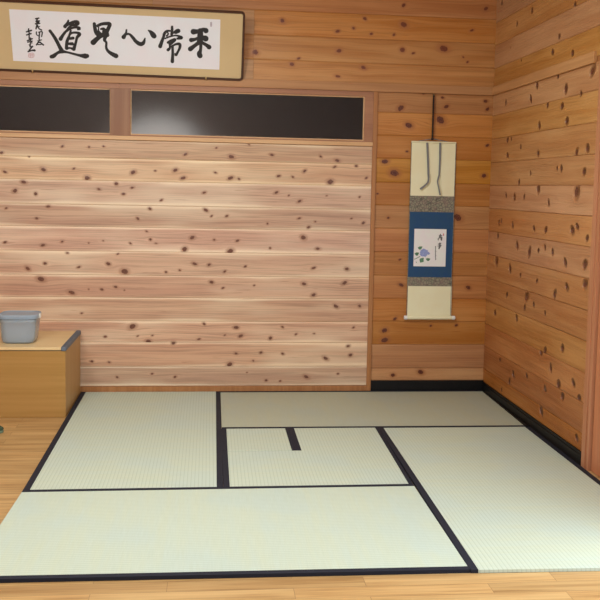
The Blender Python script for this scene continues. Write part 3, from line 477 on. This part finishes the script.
# ---------------------------------------------------------------- tatami mats
BW = .026; ZF, ZT = -.0118, 0.0
def mat_quad(name, quad, rib, label, borders, mat=None):
    # quad: front-left, front-right, back-right, back-left; borders: subset of 'FRBL'
    r = empty('tatami_mat', (quad[0][0], quad[0][1], ZF)); tag(r, label, 'tatami mat')
    q = [Vector((*p, 0)) for p in quad]; inner = [p.copy() for p in q]
    side = {'F': (0, 1, 3, 2), 'R': (1, 2, 0, 3), 'B': (3, 2, 0, 1), 'L': (0, 3, 1, 2)}
    for s in borders:
        a, b, oa, ob = side[s]
        ia = inner[a] + (inner[oa]-inner[a]).normalized()*BW; ib = inner[b] + (inner[ob]-inner[b]).normalized()*BW
        bm = bmesh.new(); pts = [inner[a].copy(), inner[b].copy(), ib, ia]
        hexa(bm, [(p.x, p.y) for p in pts], ZF, ZT+.0012)
        build('cloth_border', bm, M['border'], r, bevel=.0009)
        inner[a], inner[b] = ia, ib
    bm = bmesh.new(); hexa(bm, [(p.x, p.y) for p in inner], ZF, ZT)
    build('woven_mat', bm, mat or M['tatami_'+rib], r, bevel=.0012)
    return r
g = .0012
mat_quad('front', [(-.006, .026), (1.5955, .006), (1.5995, .905), (.006, .905)], 'x', 'long pale rush mat across the front, black-edged along front and back', 'FB')
mat_quad('left', [(.006, .905+g), (.8055, .905+g), (.8120, 2.738), (-.008, 2.738)], 'y', 'pale green rush mat beside the wooden box, against the panelled wall', 'LR')
mat_quad('right', [(1.5970, .004), (2.4150, -.016), (2.4275, 1.8385), (1.6190, 1.8405)], 'y', 'long pale rush mat at the right with bare front edge, next to the doorway', 'LR')
mat_quad('back', [(.8105, 1.852), (2.4060, 1.8400), (2.4275, 2.736), (.8132, 2.738)], 'x', 'rush mat with shade painted in, under the hanging scroll, along the back wall', 'FB', M['tatami_back'])
# centre half mat with a notch for the hearth piece
r = empty('tatami_mat', (.8067, .906, ZF)); tag(r, 'square half mat in the centre, notched around the small hearth mat', 'tatami mat')
bm = bmesh.new(); hexa(bm, [(.8067, .906+g), (.8067+BW, .906+g), (.8070+BW, 1.438), (.8070, 1.438)], ZF, ZT+.0012); build('cloth_border', bm, M['border'], r, bevel=.0009)
bm = bmesh.new(); hexa(bm, [(1.6080-BW, .906+g), (1.5995, .906+g), (1.6178, 1.8455), (1.6280-BW, 1.8457)], ZF, ZT+.0012); build('cloth_border', bm, M['border'], r, bevel=.0009)
bm = bmesh.new(); hexa(bm, [(1.1565, 1.432), (1.1795, 1.432), (1.1795, 1.849), (1.1565, 1.849)], ZF, ZT+.0012); build('cloth_border', bm, M['border'], r, bevel=.0009)
bm = bmesh.new()
hexa(bm, [(.8067+BW, .906+g), (1.6080-BW, .906+g), (1.6192-BW, 1.432), (.8070+BW, 1.432)], ZF, ZT)
hexa(bm, [(1.1795, 1.432), (1.6192-BW, 1.432), (1.6280-BW, 1.846), (1.1795, 1.849)], ZF, ZT)
bmesh.ops.remove_doubles(bm, verts=list(bm.verts), dist=1e-5)
build('woven_mat', bm, M['tatami_y'], r)
# small hearth mat
r = empty('tatami_mat', (.8070, 1.4395, ZF)); tag(r, 'smallest square mat, set into the corner of the centre mat', 'tatami mat')
bm = bmesh.new(); hexa(bm, [(.8070, 1.4395), (.8070+BW, 1.4395), (.8080+BW, 1.850), (.8080, 1.850)], ZF, ZT+.0012); build('cloth_border', bm, M['border'], r, bevel=.0009)
bm = bmesh.new(); hexa(bm, [(1.1345, 1.4395), (1.1558, 1.4395), (1.1558, 1.849), (1.1345, 1.849)], ZF, ZT+.0012); build('cloth_border', bm, M['border'], r, bevel=.0009)
bm = bmesh.new(); hexa(bm, [(.8070+BW, 1.4395), (1.1345, 1.4395), (1.1345, 1.849), (.8080+BW, 1.850)], ZF, ZT); build('woven_mat', bm, M['tatami_y'], r, bevel=.001)

# ---------------------------------------------------------------- wooden box
r = empty('storage_box', (-.6, 2.45, -.012)); tag(r, 'light brown wooden box with grey edge strip, left of the mats', 'box')
bx0, bx1, by0, by1, bz = -1.15, -.0125, 2.160, 2.737, .366
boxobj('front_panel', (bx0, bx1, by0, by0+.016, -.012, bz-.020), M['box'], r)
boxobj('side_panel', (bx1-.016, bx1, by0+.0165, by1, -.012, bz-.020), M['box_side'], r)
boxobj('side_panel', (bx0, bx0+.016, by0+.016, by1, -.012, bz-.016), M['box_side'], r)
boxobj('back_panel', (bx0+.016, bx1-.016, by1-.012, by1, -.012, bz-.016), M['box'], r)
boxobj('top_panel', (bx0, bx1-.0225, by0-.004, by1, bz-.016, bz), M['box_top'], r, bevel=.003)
bm = bmesh.new(); box(bm, bx1-.022, bx1+.004, by0-.004, by1, bz-.020, bz+.003)
es = build('edge_strip', bm, M['rubber'], r, bevel=.003)
bm = bmesh.new()
for k in range(3): box(bm, bx1-.019+k*.007, bx1-.016+k*.007, by0-.003, by1-.002, bz+.003, bz+.0045)
build('grip_ridge', bm, M['rubber'], es)

# ---------------------------------------------------------------- plastic tub with lid on the box
cx, cy, tz = -.281, 2.345, bz
r = empty('plastic_container', (cx, cy, tz)); tag(r, 'translucent grey plastic food container with lid, standing on the wooden box', 'container')
def ring(w, d_, rad, z): return [(cx+x, cy+y, z) for x, y in rrect(w, d_, rad, 7)]
bm = bmesh.new()
outer = [(.140, .140, .030, tz+.0005), (.158, .158, .036, tz+.004), (.170, .170, .040, tz+.014), (.178, .178, .042, tz+.034), (.186, .186, .043, tz+.080), (.187, .187, .043, tz+.082), (.191, .191, .044, tz+.112), (.194, .194, .044, tz+.114), (.197, .197, .044, tz+.146)]
inn = [(w-.006, d_-.006, rr-.003, max(z, tz+.004)) for w, d_, rr, z in outer[::-1]]
loft(bm, [ring(*o_) for o_ in outer] + [ring(*o_) for o_ in inn])
build('tub', bm, M['tub'], r, smooth=True)
bm = bmesh.new()
loft(bm, [ring(*o_) for o_ in [(.2005, .2005, .045, tz+.136), (.2075, .2075, .047, tz+.137), (.2075, .2075, .047, tz+.152), (.203, .203, .046, tz+.157), (.190, .190, .042, tz+.158), (.186, .186, .040, tz+.153), (.05, .05, .02, tz+.153)]], cap0=False)
lid = build('lid', bm, M['lid'], r, smooth=False)
bm = bmesh.new(); box(bm, cx+.099, cx+.111, cy-.014, cy+.018, tz+.132, tz+.155); build('clip', bm, M['clip'], r, bevel=.004)
bm = bmesh.new(); box(bm, cx-.111, cx-.099, cy-.014, cy+.014, tz+.132, tz+.155); build('clip', bm, M['clip'], r, bevel=.004)

# ---------------------------------------------------------------- slipper at the left edge
r = empty('slipper', (-.375, 1.86, -.012)); tag(r, 'dark green slipper on the wooden floor, cut by the left edge of the photo', 'slipper')
def foot(z, k, sh=0):
    out = []
    for i in range(28):
        a = 2*math.pi*i/28; w = .047*(1-.16*math.cos(a)*-1); out.append((-.375 + .105*math.cos(a)*k + sh, 1.86 + w*math.sin(a)*k, z))
    return out
bm = bmesh.new(); loft(bm, [foot(-.012, .95), foot(-.010, 1.0), foot(.000, 1.0), foot(.002, .97)]); build('sole', bm, M['slipper_sole'], r, smooth=False)
bm = bmesh.new(); rings = []
for j in range(9):
    t_ = j/8; x = -.375 + .103 - t_*.115; w = .046*math.sqrt(max(.02, 1-((x+.375)/.107)**2)); hh = .012 + .032*math.sin(min(1, t_*1.3)*math.pi/2)
    rings.append([(x, 1.86 + w*math.cos(math.pi*i/12), .0015 + hh*math.sin(math.pi*i/12)) for i in range(13)])
rings2 = rings + [[(p[0], 1.86+(p[1]-1.86)*.93, .0015+(p[2]-.0015)*.9) for p in rr_] for rr_ in rings[::-1]]
loft(bm, rings2, cap0=False, cap1=False, closed=False)
build('upper', bm, M['slipper'], r, smooth=True)

# ---------------------------------------------------------------- framed calligraphy (leaning out from the wall)
lean = .3987; O = Vector((-.3777, 2.715, 1.9158)); EX = Vector((math.cos(-.0087), -.002, math.sin(-.0087))).normalized()
n_ = Vector((0, -math.sin(lean), math.cos(lean))); EY = (n_ - EX*n_.dot(EX)).normalized(); NN = EX.cross(EY)    # NN faces the room
def FP(a, b, c=0.0): return O + EX*a + EY*b + NN*c
r = empty('framed_calligraphy', tuple(FP(.58, -.058, -.012))); tag(r, 'long framed calligraphy with five large black characters, leaning above the windows', 'framed calligraphy')
FX0, FX1, FY0, FY1 = -.142, 1.303, -.060, .341
def fr_ring(x0, x1, y0, y1, rad, c): return [FP((x0+x1)/2+x, (y0+y1)/2+y, c) for x, y in rrect(x1-x0, y1-y0, rad, 6)]
bm = bmesh.new(); B_ = .0125
loft(bm, [fr_ring(FX0, FX1, FY0, FY1, .024, -.012), fr_ring(FX0, FX1, FY0, FY1, .024, .006), fr_ring(FX0+.003, FX1-.003, FY0+.003, FY1-.003, .022, .010),
          fr_ring(FX0+B_-.003, FX1-B_+.003, FY0+B_-.003, FY1-B_+.003, .014, .010), fr_ring(FX0+B_, FX1-B_, FY0+B_, FY1-B_, .012, .007), fr_ring(FX0+B_, FX1-B_, FY0+B_, FY1-B_, .012, -.012)], cap0=False, cap1=False)
build('frame', bm, M['dark_frame'], r)
bm = bmesh.new(); loft(bm, [fr_ring(FX0+B_-.001, FX1-B_+.001, FY0+B_-.001, FY1-B_+.001, .012, -.010), fr_ring(FX0+B_-.001, FX1-B_+.001, FY0+B_-.001, FY1-B_+.001, .012, 0)])
build('mount', bm, M['gold_silk'], r)
bm = bmesh.new(); vs_ = [bm.verts.new(FP(a, b, c)) for c in (.0001, .0006) for a, b in ((0, 0), (1.1632, 0), (1.1632, .2896), (0, .2896))]
for f in ((0, 1, 2, 3), (4, 5, 6, 7), (0, 1, 5, 4), (1, 2, 6, 5), (2, 3, 7, 6), (3, 0, 4, 7)): bm.faces.new([vs_[i] for i in f])
sheet = build('paper_sheet', bm, M['paper'], r)
bpy.context.view_layer.update()
fm = lambda a, b, e=0: FP(a, b, .0010 + e)
for k in (INK_EVEN, INK_USUAL, INK_HEART, INK_CORRECT, INK_ROAD): ink('brush_character', [[v*1.25 if i % 3 == 2 else v for i, v in enumerate(s_)] for s_ in k], fm, M['ink'], sheet)
ink('signature', [[v*1.2 if i % 3 == 2 else v for i, v in enumerate(s_)] for s_ in INK_SIGN], fm, M['ink'], sheet)
ink('seal', SEAL_SMALL, fm, M['seal_pale'], sheet, .0014); ink('seal', SEAL_TOP, fm, M['seal_grey'], sheet, .0012)
for a in (.1052, 1.087):
    bm = bmesh.new(); p = FP(a, -.056, .004)
    tube(bm, [p + Vector((0, .004, -.006)), p + Vector((0, -.004, -.007)), p + Vector((0, -.010, -.004)), p + Vector((0, -.011, .004))], .0035, 8)
    bmesh.ops.create_uvsphere(bm, u_segments=12, v_segments=8, radius=.0055, matrix=Matrix.Translation(p + Vector((0, -.011, .005))))
    tag(build('picture_hook', bm, M['brass'], smooth=True), 'small brass hook under the calligraphy frame, %s one of two' % ('left' if a < .5 else 'right'), 'hook')

# ---------------------------------------------------------------- hanging scroll
SY = 2.742
r = empty('hanging_scroll', (2.08, SY, .451)); tag(r, 'blue hanging scroll with white flower card, in the niche at right', 'hanging scroll')
def sheetbox(name, x0, x1, z0, z1, mat, y0=SY-.0012, y1=SY, par=r):
    bm = bmesh.new(); box(bm, x0, x1, y0, y1, z0, z1); return build(name, bm, mat, par)
def sback(x): return x
sheetbox('top_panel', 1.9415, 2.2135, 1.1985, 1.518, M['cream'])
sheetbox('brocade_band', 1.9415, 2.2145, 1.1015, 1.1985, M['brocade'])
blue = sheetbox('blue_cloth', 1.9415, 2.2155, .7035, 1.1015, M['blue'])
sheetbox('brocade_band', 1.9420, 2.2190, .6485, .7035, M['brocade'])
sheetbox('bottom_panel', 1.9450, 2.2200, .465, .6485, M['cream'])
for x in (1.9395, 2.2140): sheetbox('side_hem', x, x+.0035, .468, 1.517, M['cream'] if False else M['brocade'], SY-.0016, SY)
bm = bmesh.new(); tube(bm, [(1.9430, SY-.012, .4555), (2.2220, SY-.012, .4555)], .0115, 20); build('roller', bm, M['cream'], r, smooth=False)
for s, x in ((-1, 1.9430), (1, 2.2220)):
    bm = bmesh.new(); tube(bm, [(x, SY-.012, .4555), (x+s*.006, SY-.012, .4555), (x+s*.0175, SY-.012, .4555), (x+s*.020, SY-.012, .4555)], [.0118, .0128, .0128, .010], 20)
    build('roller_knob', bm, M['white_knob'], r)
bm = bmesh.new(); tube(bm, [(1.9405, SY-.004, 1.5215), (2.2145, SY-.004, 1.5215)], .0055, 12); build('top_rod', bm, M['cream'], r)
card = sheetbox('art_card', 1.9745, 2.1735, .770, .9985, M['card'], SY-.0030, SY-.0013)
sm = lambda a, b, e=0: Vector((a, SY-.0034-e, b))
ink('flower', ART_FLOWER, sm, M['petal'], card)
for k in ART_LEAF: ink('leaf', [k], sm, M['leaf'], card)
ink('stem', ART_STEM, sm, M['leaf'], card)
ink('writing', ART_WORD, sm, M['ink_grey'], card); ink('writing', ART_LINE, sm, M['ink_grey'], card)
ink('seal', ART_SEAL, sm, M['seal'], card)
def strip(name, pts, mats, y_of):
    bm = bmesh.new(); P = smoothline([(pts[i], pts[i+1], pts[i+2]) for i in range(0, len(pts), 3)], 6); rings = []
    for i, (x, z, w) in enumerate(P):
        a = P[max(i-1, 0)]; b = P[min(i+1, len(P)-1)]; dx, dz = b[0]-a[0], b[1]-a[1]; L = math.hypot(dx, dz) or 1
        nx, nz = -dz/L*w, dx/L*w; y = y_of(z)
        rings.append([(x+nx, y, z+nz), (x+nx, y-.0009, z+nz), (x-nx, y-.0009, z-nz), (x-nx, y, z-nz)])
    loft(bm, rings); return build(name, bm, mats, r)
for R_ in (RIBBON_A, RIBBON_B):
    strip('ribbon', R_[0], M['ribbon'], lambda z: SY-.010)
    tail = [v for v in R_[1]]
    strip('ribbon_tail', tail, M['ribbon'], lambda z: SY-.010-.10*max(0, 1.32-z)*.6)
    strip('ribbon_tail', [v + (.006 if i % 3 == 0 else 0) if i % 3 != 2 else v*.8 for i, v in enumerate(tail)], M['ribbon_back'], lambda z: SY-.0085-.10*max(0, 1.32-z)*.5)
# cord loop and twisted hanging strap to the rail
cz = 1.527
bm = bmesh.new(); tube(bm, smoothline([(1.985, SY-.006, cz), (2.03, SY-.007, cz+.008), (2.070, SY-.008, cz+.014), (2.11, SY-.007, cz+.008), (2.160, SY-.006, cz)], 5), .0022, 8); build('hanging_cord', bm, M['ribbon'], r)
bm = bmesh.new()
for ph in (0, math.pi):
    tube(bm, [(2.066 + .003*math.cos(ph + t_*.9), SY-.012 + .003*math.sin(ph + t_*.9), 1.536 + t_*.00335) for t_ in range(0, 82)], .0034, 6)
bmesh.ops.create_uvsphere(bm, u_segments=12, v_segments=8, radius=.0085, matrix=Matrix.Translation((2.066, SY-.012, 1.541)))
build('hanging_strap', bm, M['cord'], r, smooth=True)
bm = bmesh.new(); tube(bm, [(2.066, 2.738, 1.812), (2.066, 2.727, 1.813), (2.066, 2.722, 1.806), (2.066, 2.727, 1.799), (2.066, 2.733, 1.802)], .0022, 8)
build('hook', bm, M['brass'], r)
